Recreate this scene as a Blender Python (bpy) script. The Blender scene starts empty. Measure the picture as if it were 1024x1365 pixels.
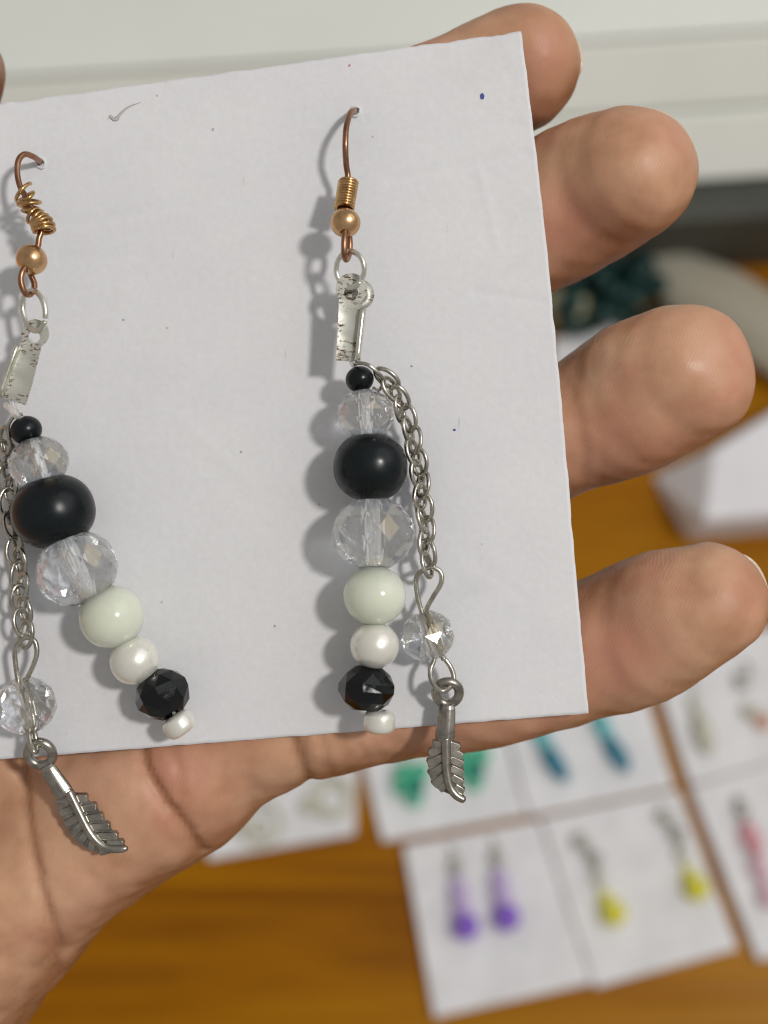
import bpy, bmesh, math, random
import numpy as np
from mathutils import Matrix, Vector, Euler

random.seed(7)
rng = np.random.default_rng(11)
sc = bpy.context.scene
COL = sc.collection

# ------------------------------------------------------------------ camera, light, exposure
D = 130.0                 # mm from the lens to the held card
S = 13.0                  # photo pixels per mm at the card
CAM = Vector((0.0, 0.0, 0.489))
TILT = math.radians(20)   # camera looks 70 degrees down at the table
R = Matrix.Rotation(TILT, 3, 'X')
cd = bpy.data.cameras.new('camera')
cam = bpy.data.objects.new('camera', cd)
COL.objects.link(cam)
cam.location = CAM
cam.rotation_euler = (TILT, 0, 0)
cd.sensor_fit = 'HORIZONTAL'
cd.sensor_width = 36
cd.lens = 36 * (S * D) / 1024
cd.clip_start = 0.005
cd.clip_end = 20
cd.dof.use_dof = True
cd.dof.focus_distance = (D - 2.0) * 0.001
cd.dof.aperture_fstop = 21
sc.camera = cam

w = bpy.data.worlds.new('World')
sc.world = w
w.use_nodes = True
w.node_tree.nodes['Background'].inputs['Color'].default_value = (1.0, 0.965, 0.91, 1)
w.node_tree.nodes['Background'].inputs['Strength'].default_value = 0.32

def area(name, pos, target, size, power, color):
    ld = bpy.data.lights.new(name, 'AREA')
    ld.shape = 'DISK'
    ld.size = size
    ld.energy = power
    ld.color = color
    o = bpy.data.objects.new(name, ld)
    COL.objects.link(o)
    o.location = pos
    o.rotation_euler = (Vector(target) - Vector(pos)).to_track_quat('-Z', 'Y').to_euler()
    return o
CARD_C = CAM + R @ Vector((0, 0, -D * 0.001))
KEY_DIR = (R @ Vector((0.60, 0.24, 1.0))).normalized()
area('room_lamp', CARD_C + KEY_DIR * 1.2, CARD_C, 0.13, 7.5, (1.0, 0.975, 0.935))
FILL_DIR = (R @ Vector((0.80, 0.62, 0.62))).normalized()
area('added_fill', CARD_C + FILL_DIR * 1.5, CARD_C, 1.4, 4.2, (0.93, 0.97, 1.0))  # added fill to make crystal facets and metal sparkle, no real window

sc.view_settings.view_transform = 'Standard'
sc.view_settings.look = 'None'
sc.view_settings.exposure = 0
sc.view_settings.gamma = 1
sc.cycles.use_denoising = True
sc.cycles.filter_width = 1.15
sc.cycles.use_guiding = True
sc.cycles.guiding_training_samples = 64
sc.cycles.max_bounces = 24
sc.cycles.transmission_bounces = 24
sc.cycles.glossy_bounces = 6
sc.cycles.transparent_max_bounces = 12
sc.cycles.caustics_refractive = True
sc.cycles.caustics_reflective = False
sc.cycles.blur_glossy = 0.1
sc.cycles.sample_clamp_indirect = 25

# ------------------------------------------------------------------ coordinate helpers
def P(px, py, z=0.0):
    """point of the held-card frame (mm; x right, y up the card, z towards the viewer)"""
    k = (D - z) / D / S
    return np.array([(px - 512.0) * k, (682.5 - py) * k, z])

def mm(px, z=0.0):
    return px / S * (D - z) / D

def to_world(p):
    return CAM + R @ (Vector((p[0], p[1], p[2] - D)) * 0.001)

def T(px, py, h=0.0):
    """world point at height h (m) above the table"""
    d = R @ Vector(((px - 512.0) / (S * D), (682.5 - py) / (S * D), -1.0))
    t = (h - CAM.z) / d.z
    return CAM + d * t

# ------------------------------------------------------------------ object helpers
def props(o, label=None, cat=None, group=None, kind=None):
    if label: o['label'] = label
    if cat: o['category'] = cat
    if group: o['group'] = group
    if kind: o['kind'] = kind
    return o

class Held:
    """a thing in the held-card frame: an Empty at its base, parts modelled in mm"""
    def __init__(self, name, base, label, cat, group=None):
        self.o = bpy.data.objects.new(name, None)
        COL.objects.link(self.o)
        self.o.empty_display_size = 0.005
        self.base = np.array(base, float)
        self.o.location = to_world(self.base)
        self.o.rotation_euler = (TILT, 0, 0)
        props(self.o, label, cat, group)
    def part(self, name, vf, m, parent=None, smooth=True, label=None):
        v, f = vf
        v = (np.asarray(v, float) - self.base) * 0.001
        return mk(name, v, f, m, parent or self.o, smooth, label)

def mk(name, v, f, m, parent=None, smooth=True, label=None):
    me = bpy.data.meshes.new(name)
    me.from_pydata([tuple(map(float, p)) for p in v], [], [tuple(int(i) for i in q) for q in f])
    me.update()
    if smooth:
        me.polygons.foreach_set('use_smooth', [True] * len(me.polygons))
    me.materials.append(m)
    o = bpy.data.objects.new(name, me)
    COL.objects.link(o)
    if parent: o.parent = parent
    if label: o['label'] = label
    return o

def merge(*vfs):
    V, F, n = [], [], 0
    for v, f in vfs:
        V += [list(p) for p in v]
        F += [[i + n for i in q] for q in f]
        n += len(v)
    return np.array(V, float), F

def spline(pts, n=8, closed=False):
    pts = [np.array(p, float) for p in pts]
    out = []
    m = len(pts)
    segs = m if closed else m - 1
    for i in range(segs):
        if closed:
            a, b, c, d = pts[(i - 1) % m], pts[i], pts[(i + 1) % m], pts[(i + 2) % m]
        else:
            a, b, c, d = pts[max(i - 1, 0)], pts[i], pts[i + 1], pts[min(i + 2, m - 1)]
        for k in range(n):
            t = k / n
            out.append(0.5 * (2 * b + (c - a) * t + (2 * a - 5 * b + 4 * c - d) * t * t + (3 * b - a - 3 * c + d) * t ** 3))
    if not closed: out.append(pts[-1])
    return np.array(out)

def tube(path, r, closed=False, seg=10, flat=1.0, up=None):
    """sweep a circle (or an ellipse, flat = thickness ratio along up) along a path"""
    path = np.asarray(path, float)
    n = len(path)
    rr = np.full(n, r, float) if np.isscalar(r) else np.asarray(r, float)
    if closed:
        tan = np.roll(path, -1, 0) - np.roll(path, 1, 0)
    else:
        tan = np.gradient(path, axis=0)
    tan /= np.linalg.norm(tan, axis=1)[:, None] + 1e-12
    u = np.array([0, 0, 1.0]) if up is None else np.array(up, float)
    if abs(np.dot(u, tan[0])) > 0.95: u = np.array([1.0, 0, 0])
    us = []
    for i in range(n):
        if up is not None: u = np.array(up, float)
        u = u - tan[i] * np.dot(u, tan[i])
        u /= np.linalg.norm(u) + 1e-12
        us.append(u.copy())
    us = np.array(us)
    if closed and up is None:      # spread the leftover twist
        u0 = us[-1] - tan[0] * np.dot(us[-1], tan[0]); u0 /= np.linalg.norm(u0) + 1e-12
        ang = math.atan2(np.dot(np.cross(us[0], u0), tan[0]), np.dot(us[0], u0))
        for i in range(n):
            a = -ang * i / n
            b = np.cross(tan[i], us[i])
            us[i] = us[i] * math.cos(a) + b * math.sin(a)
    V, F = [], []
    for i in range(n):
        b = np.cross(tan[i], us[i])
        for k in range(seg):
            a = 2 * math.pi * k / seg
            V.append(path[i] + (b * math.cos(a) + us[i] * math.sin(a) * flat) * rr[i])
    for i in range(n if closed else n - 1):
        j = (i + 1) % n
        for k in range(seg):
            l = (k + 1) % seg
            F.append([i * seg + k, i * seg + l, j * seg + l, j * seg + k])
    if not closed:
        F.append([k for k in range(seg)][::-1])
        F.append([(n - 1) * seg + k for k in range(seg)])
    return np.array(V), F

def axes_from(axis):
    a = np.array(axis, float); a /= np.linalg.norm(a)
    h = np.array([0, 0, 1.0]) if abs(a[2]) < 0.9 else np.array([1.0, 0, 0])
    x = np.cross(h, a); x /= np.linalg.norm(x)
    y = np.cross(a, x)
    return x, y, a

def orient(v, c, axis, spin=0.0):
    x, y, a = axes_from(axis)
    cs, sn = math.cos(spin), math.sin(spin)
    v = np.asarray(v, float)
    vx = v[:, 0] * cs - v[:, 1] * sn
    vy = v[:, 0] * sn + v[:, 1] * cs
    return np.asarray(c) + vx[:, None] * x + vy[:, None] * y + v[:, 2:3] * a

def lathe(prof, seg=48):
    """prof: closed list of (r, z)"""
    V, F = [], []
    n = len(prof)
    for r, z in prof:
        for k in range(seg):
            a = 2 * math.pi * k / seg
            V.append([r * math.cos(a), r * math.sin(a), z])
    for i in range(n):
        j = (i + 1) % n
        for k in range(seg):
            l = (k + 1) % seg
            F.append([i * seg + k, i * seg + l, j * seg + l, j * seg + k])
    return np.array(V), F

def bead(c, rx, ry, axis, hole=0.16, p=2.0, seg=48):
    """round drilled bead: rx across the hole, ry along it"""
    prof = []
    h = hole * rx
    t0 = math.asin(min(0.9, hole))
    for i in range(25):
        t = math.pi / 2 - t0 - (math.pi - 2 * t0) * i / 24
        cr, cz = math.cos(t), math.sin(t)
        prof.append((rx * abs(cr) ** (2 / p), ry * math.copysign(abs(cz) ** (2 / p), cz)))
    zt = prof[0][1]
    prof = [(h * 0.8, zt * 0.93)] + prof + [(h * 0.8, -zt * 0.93)]
    v, f = lathe(prof[::-1], seg)
    return orient(v, c, axis), f

def rondelle(c, rx, ry, axis, n=10, spin=0.0, hole=0.15, simple=False):
    """faceted drilled rondelle, every facet flat"""
    if simple:
        rings = [(hole, .86, 0), (.46, .90, 0), (.80, .60, .5), (1.0, .16, 0), (1.0, -.16, 0), (.80, -.60, .5), (.46, -.90, 0), (hole, -.86, 0)]
    else:
        rings = [(hole, .90, 0), (.40, .93, 0), (.73, .70, .5), (.94, .36, 0), (1.0, 0, .5), (.94, -.36, 0), (.73, -.70, .5), (.40, -.93, 0), (hole, -.90, 0)]
    V, F = [], []
    for r, z, ph in rings:
        for k in range(n):
            a = 2 * math.pi * (k + ph) / n
            V.append([rx * r * math.cos(a), rx * r * math.sin(a), ry * z])
    def idx(i, k): return i * n + k % n
    for i in range(len(rings)):
        j = (i + 1) % len(rings)
        pi, pj = rings[i][2], rings[j][2]
        for k in range(n):
            if pi == pj:
                F.append([idx(i, k), idx(j, k), idx(j, k + 1), idx(i, k + 1)])
            elif pi == 0:
                F.append([idx(i, k), idx(j, k), idx(i, k + 1)])
                F.append([idx(j, k), idx(j, k + 1), idx(i, k + 1)])
            else:
                F.append([idx(i, k), idx(j, k), idx(j, k + 1)])
                F.append([idx(i, k), idx(j, k + 1), idx(i, k + 1)])
    jr = np.random.default_rng(int(abs(c[0] * 97 + c[1] * 31)))
    V = np.array(V, float)
    V[n:-n] *= 1 + jr.normal(size=(len(V) - 2 * n, 3)) * .012
    return orient(V, c, axis, spin), F

def crystal(E, c, rx, ry, axis, n=11, spin=0.0):
    hole = .15
    o = E.part('crystal_bead', rondelle(c, rx, ry, axis, n, spin, hole), GLASS, smooth=False)
    o.data.materials.append(DRILLED)
    idx = [0] * len(o.data.polygons)
    idx[-n:] = [1] * n                      # wall of the drilled hole
    o.data.polygons.foreach_set('material_index', idx)
    return o

def ell(c, r, seg=24, rings=14):
    """plain ellipsoid, world or mm"""
    V, F = [], []
    for i in range(1, rings):
        t = math.pi * i / rings
        for k in range(seg):
            a = 2 * math.pi * k / seg
            V.append([c[0] + r[0] * math.sin(t) * math.cos(a), c[1] + r[1] * math.sin(t) * math.sin(a), c[2] + r[2] * math.cos(t)])
    top, bot = len(V), len(V) + 1
    V += [[c[0], c[1], c[2] + r[2]], [c[0], c[1], c[2] - r[2]]]
    for i in range(rings - 2):
        for k in range(seg):
            l = (k + 1) % seg
            F.append([i * seg + k, (i + 1) * seg + k, (i + 1) * seg + l, i * seg + l])
    for k in range(seg):
        l = (k + 1) % seg
        F.append([top, k, l])
        F.append([bot, (rings - 2) * seg + l, (rings - 2) * seg + k])
    return np.array(V), F

def prism(bottom, top):
    n = len(bottom)
    V = [list(p) for p in bottom] + [list(p) for p in top]
    F = [list(range(n))[::-1], list(range(n, 2 * n))]
    for k in range(n):
        l = (k + 1) % n
        F.append([k, l, n + l, n + k])
    return np.array(V, float), F

# ------------------------------------------------------------------ materials
def mat(name, color=(.8, .8, .8), rough=.5, metal=0.0, **kw):
    m = bpy.data.materials.new(name)
    m.use_nodes = True
    b = m.node_tree.nodes['Principled BSDF']
    b.inputs['Base Color'].default_value = (*color, 1)
    b.inputs['Roughness'].default_value = rough
    b.inputs['Metallic'].default_value = metal
    for k, v in kw.items():
        b.inputs[k.replace('_', ' ')].default_value = v
    return m

class N:
    """small node-building helper"""
    def __init__(self, m):
        self.t = m.node_tree
        self.b = self.t.nodes['Principled BSDF']
        self.co = self.t.nodes.new('ShaderNodeTexCoord').outputs['Object']
    def node(self, kind, **kw):
        n = self.t.nodes.new(kind)
        for k, v in kw.items():
            if k in n.inputs: n.inputs[k].default_value = v
            else: setattr(n, k, v)
        return n
    def link(self, a, b): self.t.links.new(a, b)
    def mapping(self, scale, rot=(0, 0, 0)):
        n = self.t.nodes.new('ShaderNodeMapping')
        n.inputs['Scale'].default_value = scale
        n.inputs['Rotation'].default_value = rot
        self.link(self.co, n.inputs['Vector'])
        return n.outputs[0]
    def noise(self, scale, detail=4, rough=.55, vec=None, dist=0.0):
        n = self.node('ShaderNodeTexNoise', Scale=scale, Detail=detail, Roughness=rough, Distortion=dist)
        self.link(vec if vec else self.co, n.inputs['Vector'])
        return n.outputs['Fac']
    def voro(self, scale, feature='F1', vec=None, out='Distance', rand=1.0):
        n = self.t.nodes.new('ShaderNodeTexVoronoi')
        n.feature = feature
        n.inputs['Scale'].default_value = scale
        n.inputs['Randomness'].default_value = rand
        self.link(vec if vec else self.co, n.inputs['Vector'])
        return n.outputs[out]
    def ramp(self, fac, stops):
        n = self.t.nodes.new('ShaderNodeValToRGB')
        while len(n.color_ramp.elements) < len(stops): n.color_ramp.elements.new(0.5)
        for e, (p, c) in zip(n.color_ramp.elements, stops):
            e.position = p
            e.color = (*c, 1) if len(c) == 3 else c
        self.link(fac, n.inputs[0])
        return n.outputs[0]
    def grey(self, fac, a, b, va=0.0, vb=1.0):
        n = self.t.nodes.new('ShaderNodeMapRange')
        n.clamp = True
        for k, v in zip(('From Min', 'From Max', 'To Min', 'To Max'), (a, b, va, vb)): n.inputs[k].default_value = v
        self.link(fac, n.inputs[0])
        return n.outputs[0]
    def math(self, op, a, b):
        n = self.t.nodes.new('ShaderNodeMath'); n.operation = op
        for i, x in enumerate((a, b)):
            if isinstance(x, (int, float)): n.inputs[i].default_value = x
            else: self.link(x, n.inputs[i])
        return n.outputs[0]
    def mix(self, fac, a, b):
        n = self.t.nodes.new('ShaderNodeMix'); n.data_type = 'RGBA'
        for i, x in ((0, fac), (6, a), (7, b)):
            if isinstance(x, (int, float)): n.inputs[i].default_value = x
            elif isinstance(x, tuple): n.inputs[i].default_value = (*x, 1)
            else: self.link(x, n.inputs[i])
        return n.outputs[2]
    def color(self, s): self.link(s, self.b.inputs['Base Color'])
    def rough(self, s): self.link(s, self.b.inputs['Roughness'])
    def bump(self, h, dist, strength=1.0, prev=None):
        n = self.t.nodes.new('ShaderNodeBump')
        n.inputs['Distance'].default_value = dist
        n.inputs['Strength'].default_value = strength
        self.link(h, n.inputs['Height'])
        if prev: self.link(prev, n.inputs['Normal'])
        self.link(n.outputs[0], self.b.inputs['Normal'])
        return n.outputs[0]
    def attr(self, name):
        n = self.t.nodes.new('ShaderNodeAttribute'); n.attribute_name = name
        return n.outputs['Fac']

def m_paper():
    m = mat('card_paper', (.72, .71, .73), .85, Specular_IOR_Level=.2)
    n = N(m)
    base = n.ramp(n.noise(60, 5, .6), [(.3, (.72, .715, .735)), (.7, (.78, .775, .79))])
    fib = n.grey(n.noise(1400, 3, .7), .38, .62, .0, .1)
    c = n.mix(fib, base, (.5, .49, .5))
    # grey flecks of recycled pulp, stretched fibres and a few specks
    sp = n.math('MULTIPLY', n.grey(n.voro(520), .04, .09, 1, 0), n.grey(n.noise(260, 2), .60, .64))
    c = n.mix(n.math('MULTIPLY', sp, .8), c, (.28, .27, .27))
    st = n.math('MULTIPLY', n.grey(n.voro(1, vec=n.mapping((900, 160, 300), (0, 0, .35))), .04, .13, 1, 0), n.grey(n.noise(140, 2), .56, .66))
    c = n.mix(n.math('MULTIPLY', st, .5), c, (.42, .41, .41))
    smudge = n.math('MULTIPLY', n.grey(n.noise(45, 6, .7, dist=.6), .56, .76), .24)
    c = n.mix(smudge, c, (.45, .44, .43))
    n.color(c)
    h = n.math('ADD', n.math('MULTIPLY', n.noise(900, 4, .65), .6), n.math('MULTIPLY', n.noise(220, 3), .5))
    n.bump(h, .00010, .5)
    return m

def m_skin():
    m = mat('skin', (.55, .3, .2), .5, Subsurface_Weight=.14, Subsurface_Scale=.003, Specular_IOR_Level=.38)
    n = N(m)
    m.node_tree.nodes['Principled BSDF'].inputs['Subsurface Radius'].default_value = (1.0, .35, .18)
    blot = n.noise(75, 4, .6)
    c = n.ramp(blot, [(.34, (.47, .24, .135)), (.5, (.60, .34, .205)), (.66, (.68, .42, .27))])
    c = n.mix(n.grey(n.noise(130, 3, .6), .55, .75, 0, .5), c, (.55, .23, .165))
    c = n.mix(n.math('MULTIPLY', n.attr('flush'), .75), c, (.50, .19, .135))
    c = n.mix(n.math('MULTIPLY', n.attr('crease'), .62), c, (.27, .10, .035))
    c = n.mix(n.math('MULTIPLY', n.attr('dorsal_shade'), n.grey(n.noise(90, 4), .2, .8, .7, 1)), c, (.19, .068, .026))
    # ridge furrows slightly darker
    wv = n.node('ShaderNodeTexWave', Scale=1080.0, Distortion=9.0, Detail=2.0)
    wv.inputs['Detail Scale'].default_value = .35
    n.link(n.mapping((1, 1, 1), (0, 0, .5)), wv.inputs['Vector'])
    c = n.mix(n.grey(wv.outputs['Fac'], .0, .5, .07, 0), c, (.33, .15, .09))
    n.color(c)
    n.rough(n.grey(n.noise(300, 3), .3, .7, .36, .54))
    b = n.bump(n.math('MULTIPLY', wv.outputs['Fac'], n.grey(n.noise(180, 3), .35, .65, .2, 1)), .00005, .24)
    b2 = n.bump(n.voro(1100, 'DISTANCE_TO_EDGE'), .00004, .3, b)
    n.bump(n.noise(160, 5, .6), .0005, .25, b2)
    return m

def m_metal(name, c1, c2, r0, r1, scale=900):
    m = mat(name, c1, r0, 1.0)
    n = N(m)
    f = n.noise(scale, 4, .6)
    n.color(n.mix(n.grey(f, .4, .65), c1, c2))
    n.rough(n.grey(n.noise(scale * .7, 3), .3, .7, r0, r1))
    n.bump(n.noise(scale * 2, 3), .00002, .3)
    return m

def m_rust_silver():
    m = mat('worn_silver_plate', (.6, .6, .54), .5, .5)
    n = N(m)
    f = n.math('MULTIPLY', n.grey(n.noise(1, 5, .7, vec=n.mapping((1700, 3800, 1700))), .53, .57), n.grey(n.noise(380, 3), .44, .52))
    n.color(n.mix(f, (.56, .56, .50), (.13, .05, .027)))
    n.link(n.grey(f, 0, 1, .55, .1), n.b.inputs['Metallic'])
    n.rough(n.grey(f, 0, 1, .46, .8))
    n.bump(n.noise(900, 4), .00004, .4)
    return m

def m_glass():
    m = mat('clear_crystal', (.98, .985, .98), 0.0, Transmission_Weight=1.0, IOR=1.53, Alpha=.86, Thin_Film_Thickness=95.0, Thin_Film_IOR=2.0)
    return m

def m_black_bead():
    m = mat('painted_black_bead', (.004, .006, .008), .3, Specular_IOR_Level=.3)
    n = N(m)
    n.color(n.mix(n.grey(n.noise(260, 4), .45, .7), (.003, .005, .0065), (.006, .010, .012)))
    n.rough(n.grey(n.noise(500, 4), .3, .7, .22, .38))
    n.bump(n.noise(420, 3), .00012, .22)
    return m

def m_jet():
    m = mat('black_cut_glass', (.002, .003, .004), .06, Specular_IOR_Level=.4)
    n = N(m)
    n.rough(n.grey(n.noise(400, 5, .7), .45, .7, .05, .25))
    return m

def m_milk():
    m = mat('milky_white_glass', (.70, .73, .62), .16, Subsurface_Weight=1.0, Subsurface_Scale=.004, Coat_Weight=.3, Coat_Roughness=.05)
    n = N(m)
    n.b.inputs['Subsurface Radius'].default_value = (1, 1, .8)
    n.color(n.mix(n.grey(n.noise(200, 3), .4, .7), (.70, .73, .62), (.64, .67, .55)))
    return m

def m_pearl():
    m = mat('pearl_coating', (.85, .83, .76), .3, .4, Coat_Weight=.6, Coat_Roughness=.08, Sheen_Weight=.15,
            Subsurface_Weight=.2, Subsurface_Scale=.001)
    n = N(m)
    n.color(n.mix(n.grey(n.noise(350, 3), .4, .65), (.86, .84, .77), (.80, .79, .71)))
    n.bump(n.noise(700, 3), .00004, .4)
    return m

def m_wood():
    m = mat('honey_wood', (.3, .12, .002), .5, Specular_IOR_Level=.1)
    n = N(m)
    rot = (0, 0, math.radians(-9))
    g = n.noise(1, 7, .62, vec=n.mapping((2.2, 26, 8), rot), dist=.9)
    g2 = n.noise(1, 5, .6, vec=n.mapping((9, 170, 30), rot), dist=.3)
    c = n.ramp(g, [(.30, (.16, .048, .0004)), (.43, (.32, .116, .0008)), (.58, (.40, .168, .001)), (.72, (.25, .083, .0007))])
    c = n.mix(n.grey(g2, .5, .72, 0, .45), c, (.24, .078, .001))
    n.color(c)
    n.rough(n.grey(g2, .3, .7, .36, .52))
    n.bump(g2, .0002, .3)
    return m

PAPER = m_paper(); SKIN = m_skin()
SILVER = m_metal('silver_wire', (.56, .53, .47), (.36, .34, .29), .2, .36)
BRIGHT = m_metal('plated_silver', (.86, .85, .78), (.68, .68, .58), .2, .4)
PEWTER = m_metal('antique_pewter', (.43, .405, .36), (.27, .25, .22), .22, .38)
DARK_PEWTER = m_metal('dark_pewter', (.30, .28, .245), (.16, .145, .13), .35, .55)
COPPER = m_metal('copper_wire', (.40, .215, .135), (.26, .125, .07), .26, .45)
GOLD = m_metal('gilt_wire', (.66, .43, .20), (.45, .26, .11), .18, .34)
RUSTY = m_rust_silver(); GLASS = m_glass(); DRILLED = mat('drilled_crystal', (.98, .98, .97), .3, Transmission_Weight=1.0, IOR=1.53); BLACK = m_black_bead(); JET = m_jet(); MILK = m_milk(); PEARL = m_pearl(); WOOD = m_wood()
CORD = mat('nylon_cord', (.9, .88, .86), .25, Transmission_Weight=.7, IOR=1.45)
NAIL = mat('fingernail', (.68, .57, .44), .25, Subsurface_Weight=.2, Subsurface_Scale=.001, Coat_Weight=.3)
INK_BLUE = mat('blue_ink', (.06, .08, .32), .7); INK_PINK = mat('pink_ink', (.6, .15, .22), .7); DIRT = mat('grey_scuff', (.50, .47, .46), .9)
def plain(name, c, rough=.5, scale=120, var=.12, **kw):
    m = mat(name, c, rough, **kw); n = N(m)
    n.color(n.mix(n.grey(n.noise(scale, 4), .35, .65), c, tuple(x * (1 - var) for x in c)))
    n.bump(n.noise(scale * 3, 3), .0001, .3)
    return m
WHITE_CARD = plain('white_card', (.85, .84, .86), .8)
CABINET_WHITE = plain('white_laminate', (.88, .90, .84), .45, 12, .05)
GAP_GREY = plain('dark_gap_grey', (.075, .078, .062), .6, 14, .4)  # dark colour stands in for the shaded gap under the cabinet
BOX_WHITE = plain('white_carton', (.84, .82, .85), .6, 30, .06)

# ------------------------------------------------------------------ table, cabinet
table = bpy.data.objects.new('wooden_table', None); COL.objects.link(table); table.location = (0, .1, 0)
props(table, 'honey brown wooden table top lying under all the earring cards', 'table')
def slab(x0, x1, y0, y1, z0, z1, bev=.003):
    return prism([(x0, y0, z0), (x1, y0, z0), (x1, y1, z0), (x0, y1, z0)], [(x0, y0, z1), (x1, y0, z1), (x1, y1, z1), (x0, y1, z1)])
v, f = slab(-.8, .8, -.55, .75, -.028, 0)
mk('table_top', v, f, WOOD, table, False)
for sx in (-.72, .72):
    for sy in (-.48, .68):
        v, f = slab(sx - .03, sx + .03, sy - .03, sy + .03, -.72, -.028)
        mk('leg', v, f, WOOD, table, False)

def bevel(o, wdt, seg=2):
    b = o.modifiers.new('bevel', 'BEVEL'); b.width = wdt; b.segments = seg; b.limit_method = 'ANGLE'
    return o
cab = bpy.data.objects.new('cabinet', None); COL.objects.link(cab)
cab.location = (.14, .29, 0); cab.rotation_euler = (0, 0, math.radians(4.5))
props(cab, 'white cabinet with grooved front tilted to catch light and dark panel as the gap below, at the back of the table', 'cabinet')
def sloped(x0, x1, y0, z0, y1, z1, th):
    n = Vector((0, z1 - z0, y0 - y1)).normalized() * th
    return prism([(x0, y0, z0), (x1, y0, z0), (x1, y0 + n.y, z0 + n.z), (x0, y0 + n.y, z0 + n.z)], [(x0, y1, z1), (x1, y1, z1), (x1, y1 + n.y, z1 + n.z), (x0, y1 + n.y, z1 + n.z)])
def fixn(o):
    bm = bmesh.new(); bm.from_mesh(o.data); bmesh.ops.recalc_face_normals(bm, faces=bm.faces); bm.to_mesh(o.data); bm.free(); return o
bevel(mk('gap_panel', *slab(-.55, .55, .001, .30, 0.0005, .042), GAP_GREY, cab, False), .002)
bevel(fixn(mk('lower_front', *sloped(-.55, .55, .017, .045, .0352, .067, .012), CABINET_WHITE, cab, False)), .002, 3)  # front slope is shaped so that the face catches more light
bevel(fixn(mk('upper_front', *sloped(-.55, .55, .0362, .0673, .0540, .0890, .012), CABINET_WHITE, cab, False)), .002, 3)
bevel(mk('carcass', *slab(-.549, .549, .08, .30, .043, .0885), CABINET_WHITE, cab, False), .002)
bevel(mk('top_board', *slab(-.555, .555, .0542, .31, .0893, .0912), CABINET_WHITE, cab, False), .0009, 3)

# ------------------------------------------------------------------ cards on the table and their earrings
def table_card(corners, label, th=.0035):
    top = [T(x, y, th) for x, y in corners]
    c = sum((Vector(p) for p in top), Vector()) / len(top)
    bot = [(p.x, p.y, .0004) for p in top]
    v, f = prism([Vector(b) - Vector((c.x, c.y, 0)) for b in bot], [p - Vector((c.x, c.y, 0)) for p in top])
    o = mk('earring_card', v, f, WHITE_CARD, None, False)
    o.location = (c.x, c.y, 0)
    bm = bmesh.new(); bm.from_mesh(o.data); bmesh.ops.recalc_face_normals(bm, faces=bm.faces); bm.to_mesh(o.data); bm.free()
    bevel(o, .0004, 1)
    return props(o, label, 'card', 'white earring cards laid out on the table')
table_card([(538, 1127), (579, 1357), (789, 1311), (718, 1093)], 'white card with two purple bead earrings, nearest the bottom edge')
table_card([(721, 1091), (793, 1317), (984, 1265), (904, 1053)], 'white card with two yellow bead earrings, right of the purple ones')
table_card([(480, 1000), (510, 1122), (703, 1086), (672, 977)], 'white card with two mint green earrings below the held card')
table_card([(672, 960), (706, 1088), (899, 1049), (862, 930)], 'white card with two dark turquoise drop earrings')
table_card([(866, 880), (921, 1046), (1140, 985), (1085, 820)], 'white card with cream and peach earrings under the little fingertip')
table_card([(921, 1049), (1012, 1281), (1210, 1225), (1130, 988)], 'white card with pink drop earrings cut by the right picture edge')
table_card([(255, 1040), (277, 1146), (473, 1112), (476, 1020)], 'white card with cream hoop earrings beside the palm')

def pm(name, c, rough=.25, **kw): return plain(name, c, rough, 300, .15, **kw)
PURPLE = pm('purple_bead', (.26, .11, .66), Coat_Weight=.5); LILAC = pm('lilac_bead', (.62, .48, .78)); YELLOW = pm('yellow_bead', (.80, .74, .03), Coat_Weight=.6)
MINT = pm('mint_bead', (.10, .55, .34)); DEEPMINT = pm('deep_green_bead', (.02, .26, .2)); TURQ = pm('turquoise_bead', (.01, .20, .30)); AQUA = pm('aqua_bead', (.10, .52, .55))
CREAM = pm('cream_bead', (.62, .60, .48)); PEACH = pm('peach_bead', (.75, .40, .28)); PINK = pm('pink_bead', (.75, .33, .38)); ROSE = pm('rose_bead', (.78, .52, .60))

def table_earring(label, group, hook, beads, wire=SILVER, hoops=()):
    """hook: pixel path of the wire; beads: (name, px, py, half_len_px, half_wid_px, angle, material)"""
    base = T(hook[0][0], hook[0][1], .002)
    e = bpy.data.objects.new('table_earring', None); COL.objects.link(e); e.location = base
    props(e, label, 'earring', group)
    path = [T(x, y, .0032 + .0012 * math.sin(1.3 * i)) - base for i, (x, y) in enumerate(hook)]
    mk('ear_wire', *tube(spline(path, 6), .0007, seg=6), wire, e)
    for nm, x, y, hl, hw, ang, m in beads:
        k = .489 / (S * D) * 1.0
        c = T(x, y, .002 + hw * k) - base
        v, f = ell((0, 0, 0), (hl * k, hw * k, hw * k), 18, 12)
        a = math.radians(-ang); cs, sn = math.cos(a), math.sin(a)
        v = np.stack([v[:, 0] * cs - v[:, 1] * sn, v[:, 0] * sn + v[:, 1] * cs, v[:, 2]], 1) + np.array(c)
        mk(nm, v, f, m, e)
    for x, y, r, m in hoops:
        c = T(x, y, .004) - base; k = .489 / (S * D)
        pth = [(c.x + r * k * math.cos(t), c.y + r * k * math.sin(t), c.z) for t in np.linspace(0, 2 * math.pi, 25)[:-1]]
        mk('hoop', *tube(pth, .0011, True, 8), m, e)
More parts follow.
